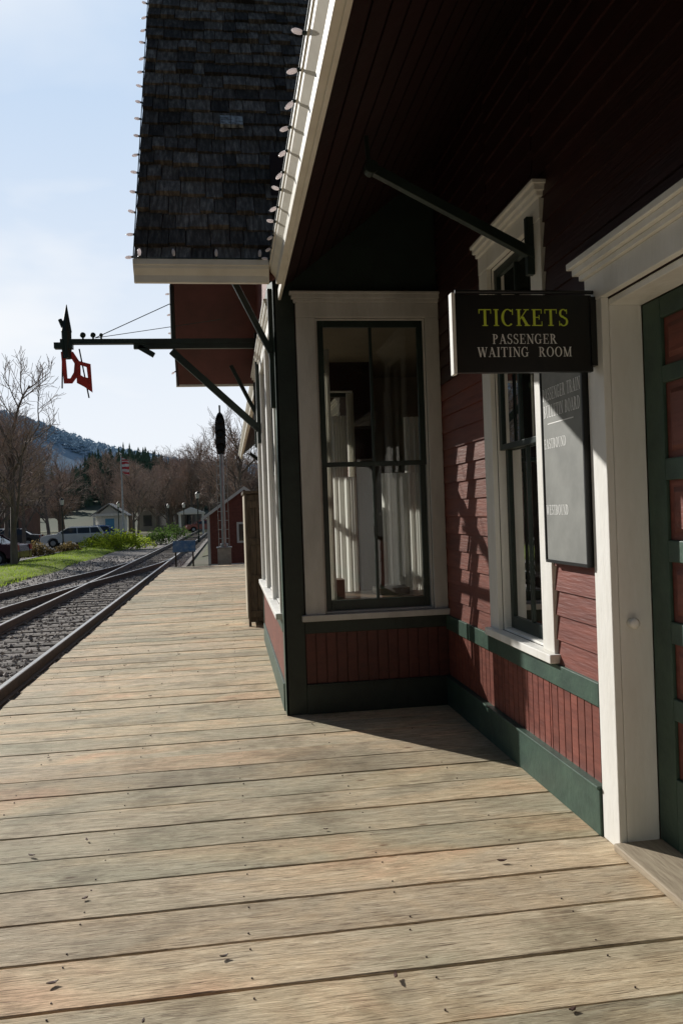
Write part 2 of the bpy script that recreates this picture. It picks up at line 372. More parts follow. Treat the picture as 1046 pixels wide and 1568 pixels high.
# interior things
def curtain(x0,x1,y,z0,z1,n=40,amp=.025):
    b=B(); vs=[];
    for i in range(n+1):
        t=i/n; xx=x0+(x1-x0)*t; yy=y+amp*math.sin(t*n*.9)+amp*.4*math.sin(t*n*2.3+1)
        vs+= [(xx,yy,z0),(xx,yy,z1)]
    b.add(vs,[(2*i,2*i+2,2*i+3,2*i+1) for i in range(n)]); return b
def curtmat():
    m=bpy.data.materials.new('lace_curtain'); m.use_nodes=True; nt=m.node_tree; N=nt.nodes; Lk=nt.links; p=N['Principled BSDF']
    p.inputs['Base Color'].default_value=(.85,.83,.78,1); p.inputs['Roughness'].default_value=.9
    t=N.new('ShaderNodeBsdfTranslucent'); t.inputs[0].default_value=(.85,.83,.78,1); mx=N.new('ShaderNodeMixShader'); mx.inputs[0].default_value=.6
    Lk.new(p.outputs[0],mx.inputs[1]); Lk.new(t.outputs[0],mx.inputs[2]); Lk.new(mx.outputs[0],N['Material Output'].inputs[0])
    return m
cm=curtmat()
for i,(a,b_,y,z0,z1) in enumerate([(.92,1.27,7.9,.6,1.85),(1.43,1.80,7.35,.6,1.85),(1.13,1.3,8.6,.8,2.55),(1.9,2.2,8.4,.8,2.5),(.75,.83,6.3,.8,2.8),(1.42,1.5,9.3,.8,2.9),(.75,.85,9.3,.8,2.9)]):
    curtain(a,b_,y,z0,z1).obj('curtain_%d'%i,cm,depot)
Q=B()
vs=[(1.90+.025*math.sin(i*.9),4.05+.6*i/40,z_) for i in range(41) for z_ in(1.7,2.9)]
Q.add(vs,[(2*i,2*i+2,2*i+3,2*i+1) for i in range(40)]); Q.obj('curtain_side',cm,depot)
Q=B(); Q.box(.6,1.9,6.9,7.5,.70,.74); 
for a in(.65,1.83):
    for b_ in(6.95,7.43): Q.box(a,a+.05,b_,b_+.05,.02,.70)
Q.box(.8,1.0,7.0,7.2,.74,.9); Q.box(1.3,1.6,7.05,7.3,.74,.8)
Q.box(1.95,2.4,6.5,6.95,.45,.49); Q.box(1.95,2.0,6.5,6.95,.49,1.05)
for a in(1.97,2.35):
    for b_ in(6.52,6.9): Q.box(a,a+.04,b_,b_+.04,.02,.45)
Q.obj('office_desk',floorm,depot,bevel=.005)

# ---------------------------------------------------------------- signs & lettering
def ring(cx,cy,rx,ry,a0,a1,tx=.17,ty=.06,n=18):
    qs=[]
    for i in range(n):
        p=[math.radians(a0+(a1-a0)*k/n) for k in(i,i+1)]
        qs.append([(cx+rx*math.cos(p[0]),cy+ry*math.sin(p[0])),(cx+rx*math.cos(p[1]),cy+ry*math.sin(p[1])),(cx+(rx-tx)*math.cos(p[1]),cy+(ry-ty)*math.sin(p[1])),(cx+(rx-tx)*math.cos(p[0]),cy+(ry-ty)*math.sin(p[0]))])
    return [('q',qs)]
def st(x0,y0,x1,y1,w): return [('q',[[(x0-w/2,y0),(x0+w/2,y0),(x1+w/2,y1),(x1-w/2,y1)]])]
def hb(x0,x1,y0,y1): return [('q',[[(x0,y0),(x1,y0),(x1,y1),(x0,y1)]])]
T_=.16; S=.055
P_=st(.2,0,.2,1,T_)+hb(.03,.37,0,S)+hb(.03,.35,1-S,1)+ring(.3,.73,.36,.27,-90,90)
LET={
'T':(.82,hb(0,.8,1-S,1)+st(.4,0,.4,1,T_)+hb(.22,.58,0,S)+hb(0,.05,.74,1)+hb(.75,.8,.74,1)),
'I':(.42,st(.2,0,.2,1,T_)+hb(.03,.37,0,S)+hb(.03,.37,1-S,1)),
'C':(.84,ring(.43,.5,.43,.52,48,312)+hb(.7,.76,.66,1.0)),
'G':(.92,ring(.43,.5,.43,.52,48,318)+hb(.7,.76,.66,1.0)+hb(.62,.78,.04,.42)+hb(.52,.9,.40,.45)),
'O':(.92,ring(.44,.5,.44,.52,0,360,n=28)),
'K':(.9,st(.2,0,.2,1,T_)+hb(.03,.37,0,S)+hb(.03,.37,1-S,1)+st(.28,.4,.7,.96,.08)+st(.42,.56,.74,.02,.2)+hb(.56,.92,0,S)+hb(.52,.86,1-S,1)),
'E':(.78,st(.2,0,.2,1,T_)+hb(.03,.7,0,S)+hb(.03,.68,1-S,1)+hb(.25,.52,.49,.54)+hb(.64,.69,.74,1)+hb(.67,.72,0,.27)+hb(.49,.54,.38,.65)),
'S':(.66,ring(.31,.75,.28,.27,35,262,.14)+ring(.31,.26,.30,.28,-150,82,.14)+hb(.5,.55,.72,1)+hb(.02,.07,0,.3)+st(.46,.4,.2,.62,.16)),
'P':(.74,P_),
'R':(.88,P_+st(.42,.5,.74,.02,.18)+hb(.58,.9,0,S)),
'A':(.9,st(.13,0,.44,1,.07)+st(.74,0,.42,1,.18)+hb(.22,.6,.3,.35)+hb(0,.27,0,S)+hb(.56,.92,0,S)),
'N':(.92,st(.17,0,.17,1,.07)+st(.76,0,.76,1,.07)+st(.76,0,.16,1,.17)+hb(.02,.32,0,S)+hb(.6,.92,1-S,1)+hb(.0,.2,1-S,1)),
'W':(1.2,st(.36,0,.12,1,.17)+st(.36,0,.6,1,.07)+st(.84,0,.6,1,.17)+st(.84,0,1.08,1,.07)+hb(-.02,.28,1-S,1)+hb(.46,.74,1-S,1)+hb(.95,1.2,1-S,1)),
'M':(1.1,st(.17,0,.17,1,.07)+st(.52,0,.16,1,.17)+st(.52,0,.88,1,.07)+st(.88,0,.88,1,T_)+hb(.02,.32,0,S)+hb(.7,1.05,0,S)+hb(.0,.2,1-S,1)+hb(.84,1.05,1-S,1)),
'B':(.8,st(.2,0,.2,1,T_)+hb(.03,.3,0,S)+hb(.03,.3,1-S,1)+ring(.3,.75,.33,.25,-90,90)+ring(.3,.26,.4,.26,-90,90)),
'D':(.9,st(.2,0,.2,1,T_)+hb(.03,.3,0,S)+hb(.03,.3,1-S,1)+ring(.3,.5,.5,.5,-90,90)),
'L':(.74,st(.2,0,.2,1,T_)+hb(.03,.66,0,S)+hb(.03,.37,1-S,1)+hb(.62,.67,0,.3)),
'U':(.9,st(.18,.3,.18,1,T_)+st(.74,.3,.74,1,.07)+ring(.46,.32,.31,.34,180,360,.1)+hb(0,.34,1-S,1)+hb(.62,.88,1-S,1)),
' ':(.45,[])}
def text(b,s,o,u,v,n,h,width=None,m=0,center=True):
    o,u,v,n=map(Vector,(o,u,v,n)); gap=.1
    tw=sum(LET[c][0]+gap for c in s)-gap; sx=h if width is None else width/tw
    x=-tw/2 if center else 0; k=0
    for c in s:
        for _,qs in LET[c][1]:
            k=(k+1)%7
            for q in qs:
                b.add([o+u*((x+a)*sx)+v*(bb*h)+n*(k*.00012) for a,bb in q],[(0,1,2,3)],m)
        x+=LET[c][0]+gap
yellow=mk('yellow_green_lettering',(.62,.74,.07),(.55,.66,.06),8,.5); wl=mk('white_lettering',(.85,.85,.82),(.7,.7,.68),20,.6)
sign=empty('tickets_sign')
Q=B(); Q.box(.985,1.60,3.29,3.32,2.075,2.41); Q.obj('board',black,sign,bevel=.003)
Q=B(); Q.box(.968,.984,3.283,3.327,2.068,2.417); Q.obj('end_trim',white,sign,bevel=.002)
Q=B(); text(Q,'TICKETS',(1.29,3.289,2.275),(1,0,0),(0,0,1),(0,-1,0),.072,.405,0); Q.obj('tickets_lettering',yellow,sign)
Q=B(); text(Q,'PASSENGER',(1.29,3.289,2.198),(1,0,0),(0,0,1),(0,-1,0),.042,.29); text(Q,'WAITING  ROOM',(1.29,3.289,2.142),(1,0,0),(0,0,1),(0,-1,0),.042,.425); Q.obj('waiting_room_lettering',wl,sign)
Q=B(); Q.cyl((.99,3.305,2.425),(1.62,3.305,2.425),.009,.009); Q.box(1.59,1.63,3.28,3.33,2.1,2.4); Q.obj('hangers',black,sign)
bb=empty('bulletin_board')
chalk=mk('chalkboard',(.19,.195,.18),(.25,.255,.235),5,.6,.05)
Q=B(); Q.box(1.595,1.612,3.405,3.862,1.225,2.32); Q.obj('slate',chalk,bb)
Q=B()
for z in(1.21,2.32): Q.box(1.588,1.63,3.395,3.868,z,z+.015)
for y in(3.39,3.862): Q.box(1.589,1.63,y,y+.012,1.22,2.32)
Q.obj('frame',black,bb)
Q=B(); u=(0,-1,0); n=(-1,0,0)
text(Q,'PASSENGER TRAIN',(1.5945,3.635,2.02),u,(0,0,1),n,.06,.43); text(Q,'BULLETIN BOARD',(1.5945,3.635,1.935),u,(0,0,1),n,.06,.42)
text(Q,'EASTBOUND',(1.5945,3.85,1.78),u,(0,0,1),n,.048,.26,center=False); text(Q,'WESTBOUND',(1.5945,3.85,1.45),u,(0,0,1),n,.048,.26,center=False)
Q.box(1.594,1.5945,3.5,3.8,1.9,1.905)
Q.obj('lettering',wl,bb)

# ---------------------------------------------------------------- train order signal arm
sig=empty('train_order_signal'); y=8.38
redp=mk('red_enamel',(.5,.04,.03),(.36,.03,.02),8,.4)
Q=B(); Q.beam((.42,y,3.32),(-1.62,y,3.32),.07,.05); Q.beam((.40,y,3.27),(-.9,y,3.27),.05,.05)
Q.beam((-.52,y,3.22),(.39,y,2.36),.06,.07); Q.beam((.37,y,2.25),(.37,y,3.4),.08,.08)
Q.beam((-.85,y,3.27),(-.7,y,3.18),.05,.05)
Q.cyl((-1.56,y,3.15),(-1.56,y,3.42),.045,.05,10); Q.cyl((-1.56,y,3.42),(-1.55,y,3.70),.055,.004,8); Q.cyl((-1.56,y,3.42),(-1.62,y,3.55),.03,.02,8)
Q.box(-1.68,-1.5,y-.04,y+.04,3.25,3.31)
for xx,r in((-1.40,.03),(-1.30,.028),(-1.22,.02)): Q.ell((xx,y,3.39),(r,r,r)); Q.cyl((xx,y,3.33),(xx,y,3.39),.01,.01)
Q.cyl((-.5,y,3.32),(-.5,y,3.9),.025,.025); Q.cyl((-1.28,y,3.36),(-.5,y,3.72),.005,.005,5); Q.cyl((-1.28,y,3.36),(-.0,y,3.55),.004,.004,5)
Q.cyl((-1.60,y,3.3),(-1.62,y,2.85),.008,.008,6); Q.cyl((-1.44,y,3.25),(-1.36,y,2.75),.008,.008,6)
Q.obj('arm',dgreen,sig,bevel=.003)
Q=B()
def ringframe(pts,hole,y0,y1):
    n=len(pts)
    for i in range(n):
        a,b_=pts[i],pts[(i+1)%n]; c_,d=hole[(i+1)%n],hole[i]
        Q.extr([(a[0],y0,a[1]),(b_[0],y0,b_[1]),(c_[0],y0,c_[1]),(d[0],y0,d[1])],(0,y1-y0,0))
ringframe([(-1.62,3.22),(-1.50,3.22),(-1.44,3.12),(-1.46,2.98),(-1.52,2.90),(-1.60,2.90)],[(-1.575,3.17),(-1.53,3.17),(-1.49,3.10),(-1.50,3.01),(-1.535,2.95),(-1.565,2.95)],y-.01,y+.01)
ringframe([(-1.47,3.13),(-1.33,3.09),(-1.32,2.80),(-1.40,2.86),(-1.47,2.90)],[(-1.43,3.08),(-1.37,3.06),(-1.36,2.95),(-1.40,2.96),(-1.43,2.98)],y-.03,y-.015)
Q.obj('red_blades',redp,sig)

# ---------------------------------------------------------------- string lights
def bulbs():
    g=B()
    def bulb(p,d,s=1):
        p=Vector(p); d=Vector(d).normalized()
        g.cyl(p,p+d*.018*s,.010*s,.010*s,8,1)
        g.ell(p+d*.042*s,(.0135*s,.0135*s,.03*s),10,6,0,axis=d)
    yy=.3
    while yy<5.5:
        bulb((.335,yy,3.215),(-.8,R.uniform(-.5,.5),R.uniform(-1.2,.3)),.78); yy+=.23
    g.cyl((.333,-2,3.232),(.333,5.46,3.232),.004,.004,5,1)
    for side in(0,1):
        s=.02
        while s<3.9:
            Y=5.55+s*c; Z=3.27+s*sn
            if side: Y=15.46-Y
            bulb((-.575,Y,Z),(-1,R.uniform(-.4,.4),R.uniform(-.7,.4)),.85); s+=.24
    g.cyl((-.575,5.52,3.28),(-.575,rt,zr+.06),.004,.004,5,1)
    for xx in(-.53,-.3,-.02,.27): bulb((xx,5.46,3.245),(R.uniform(-.5,.5),-.3,1),.9)
    g.cyl((-.57,5.462,3.25),(.33,5.462,3.25),.004,.004,5,1)
    return g
m=bpy.data.materials.new('bulb_glass'); m.use_nodes=True; p=m.node_tree.nodes['Principled BSDF']; p.inputs['Base Color'].default_value=(.9,.87,.87,1); p.inputs['Roughness'].default_value=.15
tb=m.node_tree.nodes.new('ShaderNodeBsdfTranslucent'); tb.inputs[0].default_value=(.95,.88,.88,1); xb=m.node_tree.nodes.new('ShaderNodeMixShader'); xb.inputs[0].default_value=.6
m.node_tree.links.new(p.outputs[0],xb.inputs[1]); m.node_tree.links.new(tb.outputs[0],xb.inputs[2]); m.node_tree.links.new(xb.outputs[0],m.node_tree.nodes['Material Output'].inputs[0])
bulbs().obj('string_lights',[m,dgreen],smooth=True)

# ---------------------------------------------------------------- platform
pl=empty('wooden_platform')
Q=B(); y=-6.0; pitch=.285
while y<24.5:
    dz=R.uniform(-.003,.003); gap=R.uniform(.004,.009); sk=R.uniform(-.002,.002)
    x0=-1.86+R.uniform(-.02,.015)
    n=20; xs=[x0+(1.9-x0)*i/n for i in range(n+1)]
    e0=[gap/2+R.uniform(-.002,.002) for _ in xs]; e1=[gap/2+R.uniform(-.002,.002) for _ in xs]
    vs=[]
    for i,xx in enumerate(xs):
        a=y+e0[i]; b_=y+pitch-e1[i]; zz=dz+R.uniform(-.0008,.0008)
        vs+=[(xx,a,-.05),(xx,a,zz-.004),(xx,a+.005,zz),(xx,b_-.005,zz+sk),(xx,b_,zz+sk-.004),(xx,b_,-.05)]
    fs=[]
    for i in range(n):
        for k in range(5): fs.append((i*6+k,i*6+k+1,(i+1)*6+k+1,(i+1)*6+k))
    fs+=[(0,5,4,3,2,1),tuple(n*6+k for k in range(6))]
    Q.add(vs,fs); y+=pitch
Q.obj('planks',deckm,pl)
Q=B(); Q.box(-1.80,-1.74,-6,24.5,-.47,-.055)
for xx in(-1.2,-.6,0,.6,1.2,1.8): Q.box(xx-.025,xx+.025,-6,24.5,-.3,-.052)
Q.box(-1.8,1.9,24.4,24.5,-.47,-.055); Q.obj('joists',oldwood,pl)
Q=B(); y=-6.0
while y<16:
    for xx in(-1.72,-1.2,-.6,0.02,.6,1.2):
        for o in(.05,.235):
            a=xx+R.uniform(-.012,.012); b_=y+o+R.uniform(-.01,.01)
            Q.cyl((a,b_,-.01),(a,b_,.0022),.0032,.0032,6)
    y+=pitch
Q.obj('nail_heads',mk('rusty_nails',(.05,.035,.03),(.08,.05,.04),30,.6),pl)
Q=B()
for i in range(45):
    a=R.uniform(-1.6,1.4); b_=2.2+R.random()**1.3*9; s=R.uniform(.005,.013)
    if a>.3 and b_>5.7: continue
    t=R.uniform(0,6.3); l=s*R.uniform(1.2,2.2)
    pts=[(l,0),(l*.3,s*.6),(-l*.7,s*.4),(-l,0),(-l*.4,-s*.6),(l*.4,-s*.5)]
    Q.extr([(a+px*math.cos(t)-py*math.sin(t),b_+px*math.sin(t)+py*math.cos(t),.004+R.uniform(0,.004)+abs(px)*.3) for px,py in pts],(0,0,.003))
Q.obj('fallen_leaves',mk('dry_leaf',(.09,.035,.02),(.04,.02,.015),9,.7,island=.4))

# cabinet past the bay
cab=empty('wooden_cabinet')
Q=B(); 
for i in range(5): Q.box(.26+i*.1,.355+i*.1,10.82,10.85,.06,1.78)
for i in range(11): Q.box(.24,.258,10.84+i*.1,10.935+i*.1,.06,1.78)
Q.box(.262,.76,10.86,11.93,.05,1.77)
Q.box(.20,.80,10.78,11.98,1.79,1.83)
for z in(.12,.6,1.1,1.6): Q.box(.235,.78,10.80,10.818,z,z+.09)
Q.box(.225,.26,10.79,10.83,0,1.785); Q.box(.75,.785,10.79,10.83,0,1.785)
Q.obj('boards',oldwood,cab,bevel=.004)
Q=B(); Q.box(.215,.238,10.86,11.9,.1,1.77); Q.obj('side_panel',mk('pale_panel',(.5,.44,.33),(.4,.35,.26),4,.7,.2),cab)

# ---------------------------------------------------------------- ground
def sheet(name,pts,mat,z):
    b=B(); b.add([(x,y,z) for x,y in pts],[tuple(range(len(pts)))]); return b.obj(name,mat)
gm=mk('ground_earth',(.14,.12,.08),(.09,.10,.045),.12,.95,.3,c3=(.12,.12,.07))
sheet('ground',[(-3000,-1500),(3000,-1500),(3000,3500),(-3000,3500)],gm,-.49)
bal=mk('ballast_base',(.17,.15,.135),(.36,.325,.295),28,.95,1.0,bdist=.03,detail=6)
sheet('ballast_bed',[(-7.0,-10),(-1.7,-10),(-1.7,90),(-6.2,90),(-7.0,40)],bal,-.42)
stone=mk('ballast_stone',(.27,.24,.22),(.47,.43,.39),14,.9,.4,island=.5)
Q=B(); oct_f=[(0,2,4),(2,1,4),(1,3,4),(3,0,4),(2,0,5),(1,2,5),(3,1,5),(0,3,5)]
def track_c(y,which):
    if which==0: return -3.23
    t=min(1,max(0,(y-13)/24)); t=t*t*(3-2*t); return -5.72+t*2.49
for i in range(15000):
    yy=5+ (R.random()**1.9)*38; xx=R.uniform(-7.0,-1.9)
    if R.random()<.4: xx=-1.9-abs(R.gauss(0,.28))
    s=R.uniform(.018,.045); M=Matrix.Rotation(R.uniform(0,6.3),3,'Z')@Matrix.Rotation(R.uniform(0,3),3,'X')
    sc=(s*R.uniform(.8,1.5),s,s*R.uniform(.5,.9))
    zz=-.42+R.uniform(0,.025)
    if min(abs(xx-track_c(yy,0)+.75),abs(xx-track_c(yy,0)-.75))<.07: continue
    Q.add([Vector((xx,yy,zz))+M@Vector((a*sc[0],b_*sc[1],c_*sc[2])) for a,b_,c_ in((1,0.2,0),(-1,-.1,.1),(0,1,.1),(.1,-1,0),(.2,0,1),(0,.1,-1))],oct_f)
Q.obj('ballast_gravel',stone)
railm=mk('rusty_rail',(.2,.14,.11),(.13,.10,.08),12,.6,.2,metal=.2); railtop=mk('polished_rail',(.6,.59,.57),(.45,.44,.42),20,.4,metal=.5)
tie=mk('railroad_tie',(.12,.095,.075),(.06,.05,.04),5,.9,.8,(.7,8,8),island=.35)
for w,y0,y1 in((0,-8,140),(1,-8,38)):
    tr=empty('railroad_track'); Q=B(); T=B(); K=B()
    y=y0; st_=.55
    while y<min(y1,90):
        xc=track_c(y,w); a=xc-1.28+R.uniform(-.05,.05); 
        if not(w==1 and y>24): K.box(a,a+2.56,y,y+.22,-.455,-.405+R.uniform(-.008,.008)-(0.004 if w else 0))
        y+=st_
    ys=list(np.arange(y0,y1,2.0))+[y1]
    for sgn in(-.752,.752):
        for a,b_ in zip(ys,ys[1:]):
            xa=track_c(a,w)+sgn; xb=track_c(b_,w)+sgn
            dz=-.002*w
            Q.beam((xa,a,-.396+dz),(xb,b_,-.396+dz),.13,.02); Q.beam((xa,a,-.335+dz),(xb,b_,-.335+dz),.018,.11); Q.beam((xa,a,-.270+dz),(xb,b_,-.270+dz),.07,.036); T.beam((xa,a,-.251+dz),(xb,b_,-.251+dz),.052,.004)
    Q.obj('rails',railm,tr); T.obj('rail_heads',railtop,tr); K.obj('ties',tie,tr)
def grassmat(name,c1,c2,scale,island=0):
    m=mk(name,c1,c2,scale,.95,0 if island else .4,island=island,bdist=.03,spec=.05,detail=6); nt=m.node_tree; N=nt.nodes; Lk=nt.links
    t=N.new('ShaderNodeBsdfTranslucent'); t.inputs[0].default_value=(c1[0]*1.6,c1[1]*1.6,c1[2]*1.2,1); mx=N.new('ShaderNodeMixShader'); mx.inputs[0].default_value=.45 if island else .0
    Lk.new(N['Principled BSDF'].outputs[0],mx.inputs[1]); Lk.new(t.outputs[0],mx.inputs[2]); Lk.new(mx.outputs[0],N['Material Output'].inputs[0]); return m
grass=grassmat('grass',(.20,.28,.045),(.30,.34,.09),.9)
gl=B(); nx,ny=14,60
vs=[(-6.8-3.3*i/nx-(0 if i else .2*math.sin(j*.7)), 14+ j*1.15,-.41+.16*math.sin(math.pi*i/nx)**.6+.02*math.sin(j*1.1+i)) for j in range(ny+1) for i in range(nx+1)]
gl.add(vs,[(j*(nx+1)+i,j*(nx+1)+i+1,(j+1)*(nx+1)+i+1,(j+1)*(nx+1)+i) for j in range(ny) for i in range(nx)])
lawn=empty('lawn'); gl.obj('turf',grass,lawn,smooth=True)
Q=B()
for i in range(14000):
    yy=15+R.random()**1.4*55; f=R.random(); xx=-6.8-3.3*f; z0=-.43+.16*math.sin(math.pi*f)**.6; h=R.uniform(.04,.1); a=R.uniform(0,6.3); dx,dy=.02*math.cos(a),.02*math.sin(a)
    Q.add([(xx-dx,yy-dy,z0),(xx+dx,yy+dy,z0),(xx+R.uniform(-.03,.03),yy+R.uniform(-.03,.03),z0+h)],[(0,1,2)])
Q.obj('grass_blades',grassmat('grass_blade',(.22,.30,.05),(.34,.37,.11),2,.3),lawn)
asph=mk('asphalt',(.07,.07,.072),(.10,.099,.097),3,.9,.4,bscale=60)
sheet('road',[(-10.35,10),(-30,10),(-34,110),(-10.35,95)],asph,-.46)
Q=B(); Q.box(-10.35,-10.15,10,95,-.48,-.33); Q.obj('kerb',mk('concrete',(.36,.35,.32),(.28,.27,.25),6,.9,.3))
sheet('footpath',[(-30.2,10),(-36,10),(-40,110),(-34.2,110)],mk('pavement_concrete',(.34,.33,.3),(.27,.26,.24),1,.9),-.42)
sheet('meadow',[(-9,95),(-60,112),(-90,190),(40,190),(20,80),(3,55),(-1.4,40),(-1.4,95)],mk('dull_grass',(.10,.12,.045),(.15,.13,.07),.3,.95,.5),-.455)

# ---------------------------------------------------------------- trees
bark=mk('bark',(.22,.18,.15),(.13,.105,.09),6,.9,.5,(1,1,.3)); twig=mk('reddish_twigs',(.45,.34,.28),(.32,.24,.2),3,.9)
def tree(seed,H,spread=.55,dens=1.0,thin=.011):
    r=random.Random(seed); b=B()
    def br(p,d,L,rad,lev):
        n=4 if lev<2 else (3 if lev<3 else 2)
        pts=[Vector(p)]; dd=Vector(d)
        for i in range(n):
            dd=(dd+Vector((r.gauss(0,.13),r.gauss(0,.13),r.gauss(.05,.10)))*(1 if lev else .35)).normalized()
            pts.append(pts[-1]+dd*L/n)
        rr=[rad*(1-.62*i/n) for i in range(n+1)] if lev<4 else [rad]*(n+1)
        for i in range(n): b.cyl(pts[i],pts[i+1],max(rr[i],thin*.7),max(rr[i+1],thin*.5),6 if lev==0 else (4 if lev<2 else 3),0 if lev<3 else 1,False)
        if lev>=4: return
        cnt=[9,6,6,7][lev]; cnt=max(2,int(cnt*dens*(r.uniform(.8,1.2))))
        for k in range(cnt):
            t=(.28+.72*(k+r.random())/cnt) if lev==0 else (.2+.8*(k+r.random())/cnt)
            t=min(t,.999); j=int(t*n); q=pts[j].lerp(pts[j+1],t*n-j)
            base=(pts[j+1]-pts[j]).normalized()
            ang=r.uniform(0,6.28); side=base.cross(Vector((math.cos(ang),math.sin(ang),.3))).normalized()
            nd=(base*r.uniform(.55,.9)+side*r.uniform(spread*.9,spread*1.6)+Vector((0,0,.12))).normalized()
            br(q,nd,L*r.uniform(.42,.62)*(1.05 if lev else .95*(1.15-t*.4)),rad*(.5 if lev else .42),lev+1)
    br((0,0,-.3),(0,0,1),H*.62,H*.017,0)
    me=b.obj('bare_tree_src%d'%seed,[bark,twig]); d=me.data; bpy.data.objects.remove(me); return d
TM=[tree(1,10),tree(2,10,.6),tree(3,10,.5),tree(4,10,.45,1.05)]
def puttree(name,i,x,y,h,parent=None):
    o=bpy.data.objects.new(name,TM[i%4]); COL.objects.link(o); o.location=(x,y,-.45); s=h/10; o.scale=(s,s,s); o.rotation_euler[2]=R.uniform(0,6.3)
    if parent:o.parent=parent
for k,(x,y,h) in enumerate([(-9.2,36,10),(-11.8,42,9.5),(-15.5,56,11),(-14.6,60,9.5),(-17.5,66,12),(-15.8,74,10.5),(-9.6,84,9.5),(.6,52,9.5),(-.6,66,10.5),(-8,110,10),(-11,100,10),(-19,48,12),(-22,80,12)]): puttree('bare_tree',k,x,y,h)
gv=empty('distant_tree_grove')
for k in range(64):
    y=R.uniform(112,175); x=y*R.uniform(-.34,.06); puttree('grove_tree_%d'%k,k,x,y,R.uniform(10,14.5),gv)

# conifers
def conif(b,x,y,z,h,r,lay=8,n=9,rr=R):
    b.cyl((x,y,z),(x,y,z+h*.9),h*.018,h*.004,4,1,False)
    for j in range(lay):
        f=j/lay; zz=z+h*(.12+.85*f); rad=r*(1-f)**.85*rr.uniform(.8,1.15); top=zz+h*.2*(1-f*.6); ph=rr.random()*6
        vs=[(x,y,min(top,z+h))]
        for i in range(n*2):
            a=ph+math.pi*i/n; q=rad*(rr.uniform(.85,1.2) if i%2==0 else .5); vs.append((x+q*math.cos(a),y+q*math.sin(a),zz-(.05*h if i%2==0 else 0)))
        b.add(vs,[(0,1+i,1+(i+1)%(n*2)) for i in range(n*2)],0)
cg=mk('conifer_needles',(.07,.11,.075),(.11,.15,.09),.25,.9); cb=mk('haze_tinted_conifers',(.42,.53,.62),(.47,.58,.67),.02,1,spec=0)  # far hill and its trees: distance haze put into the pale blue colour
hm=mk('foothill_ground',(.09,.11,.07),(.12,.12,.08),.05,1)
def hill(name,az0,az1,d0,d1,hf,mat,na=60,nd=10):
    b=B(); vs=[]
    for i in range(na+1):
        az=math.radians(az0+(az1-az0)*i/na)
        for j in range(nd+1):
            t=j/nd; d=d0+(d1-d0)*t; s=math.sin(min(1,t*1.15)*math.pi/2)**1.3
            vs.append((d*math.sin(az),d*math.cos(az),-.6+hf(math.degrees(az))*s*(1+.04*math.sin(i*1.7+j)) ))
    b.add(vs,[(i*(nd+1)+j,i*(nd+1)+j+1,(i+1)*(nd+1)+j+1,(i+1)*(nd+1)+j) for i in range(na) for j in range(nd)])
    return b.obj(name,mat,smooth=True)
def h1(az):
    pts=[(-60,120),(-30,150),(-20,140),(-16,122),(-12.5,104),(-9,82),(-6,70),(-2,58),(5,50),(20,60),(60,80)]
    for (a,b_),(c_,d) in zip(pts,pts[1:]):
        if a<=az<=c_: return b_+(d-b_)*(az-a)/(c_-a)
    return 60
def h2(az): return 8+9*math.exp(-((az+7)/3.5)**2)
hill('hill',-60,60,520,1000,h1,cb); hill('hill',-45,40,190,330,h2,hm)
Q=B()
for i in range(2600):
    az=R.uniform(-24,8); a=math.radians(az); t=R.uniform(.3,1.0)**.6; d=520+480*t; s=math.sin(min(1,t*1.15)*math.pi/2)**1.3
    conif(Q,d*math.sin(a),d*math.cos(a),h1(az)*s-4,R.uniform(9,14),R.uniform(5,8),3,5)
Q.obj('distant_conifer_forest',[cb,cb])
Q=B()
for i in range(330):
    az=R.uniform(-22,6) if R.random()<.5 else R.gauss(-7,2.6); a=math.radians(az); t=R.uniform(.3,1.0); d=190+140*t; s=math.sin(min(1,t*1.15)*math.pi/2)**1.3
    conif(Q,d*math.sin(a),d*math.cos(a),h2(az)*s-1.5,R.uniform(9,15),R.uniform(2.4,3.6),8,8)
Q.obj('added_conifer_blocker',[cg,bark])
Q=B()  # unseen conifers added behind and beside the camera to block sky light
for i in range(150):
    if i>=110: x_,y_=R.uniform(-34,-22),R.uniform(-22,8)
    elif i<70: x_,y_=R.uniform(-50,30),R.uniform(-46,-20)
    else: x_,y_=R.uniform(-62,-40),R.uniform(-20,24)
    conif(Q,x_,y_,-.5,R.uniform(14,21),R.uniform(3,4.4),10,9)
Q.obj('added_conifer_blocker',[cg,bark])

# shrubs
def shrub(name,x,y,rx,ry,h,mat,n=1500,ls=.07):
    b=B(); e=empty(name)
    for i in range(n):
        a=R.uniform(0,6.28); f=R.random()**.5; el=R.random()
        k=1+.25*math.sin(a*3+x)+.15*math.sin(a*5)
        px=x+rx*k*math.cos(a)*f; py=y+ry*k*math.sin(a)*f; pz=-.45+h*(.1+.9*math.sqrt(max(0,1-f*f))*R.uniform(.55,1.08)*(1+.15*math.sin(px*4+py*3)))*(el**.35)
        v=Vector((R.gauss(0,1),R.gauss(0,1),R.gauss(.5,1))).normalized(); u=v.orthogonal().normalized()*ls*R.uniform(.6,1.3); w=v.cross(u)
        c_=Vector((px,py,pz)); b.add([c_-u,c_-w*.6,c_+u,c_+w*.6],[(0,1,2,3)])
    b.obj('leaves',mat,e)
    b=B()
    for i in range(24):
        a=R.uniform(0,6.28); b.cyl((x+.2*rx*math.cos(a),y+.2*ry*math.sin(a),-.46),(x+rx*.8*math.cos(a),y+ry*.8*math.sin(a),-.45+h*R.uniform(.4,.8)),.015,.006,4)
    b.obj('stems',bark,e)
yg=grassmat('yellow_green_leaves',(.26,.32,.04),(.13,.19,.03),1.5,.35); rb=grassmat('russet_leaves',(.16,.12,.07),(.09,.07,.04),2,.3); dg=grassmat('dark_green_leaves',(.07,.12,.035),(.04,.07,.03),2,.3)
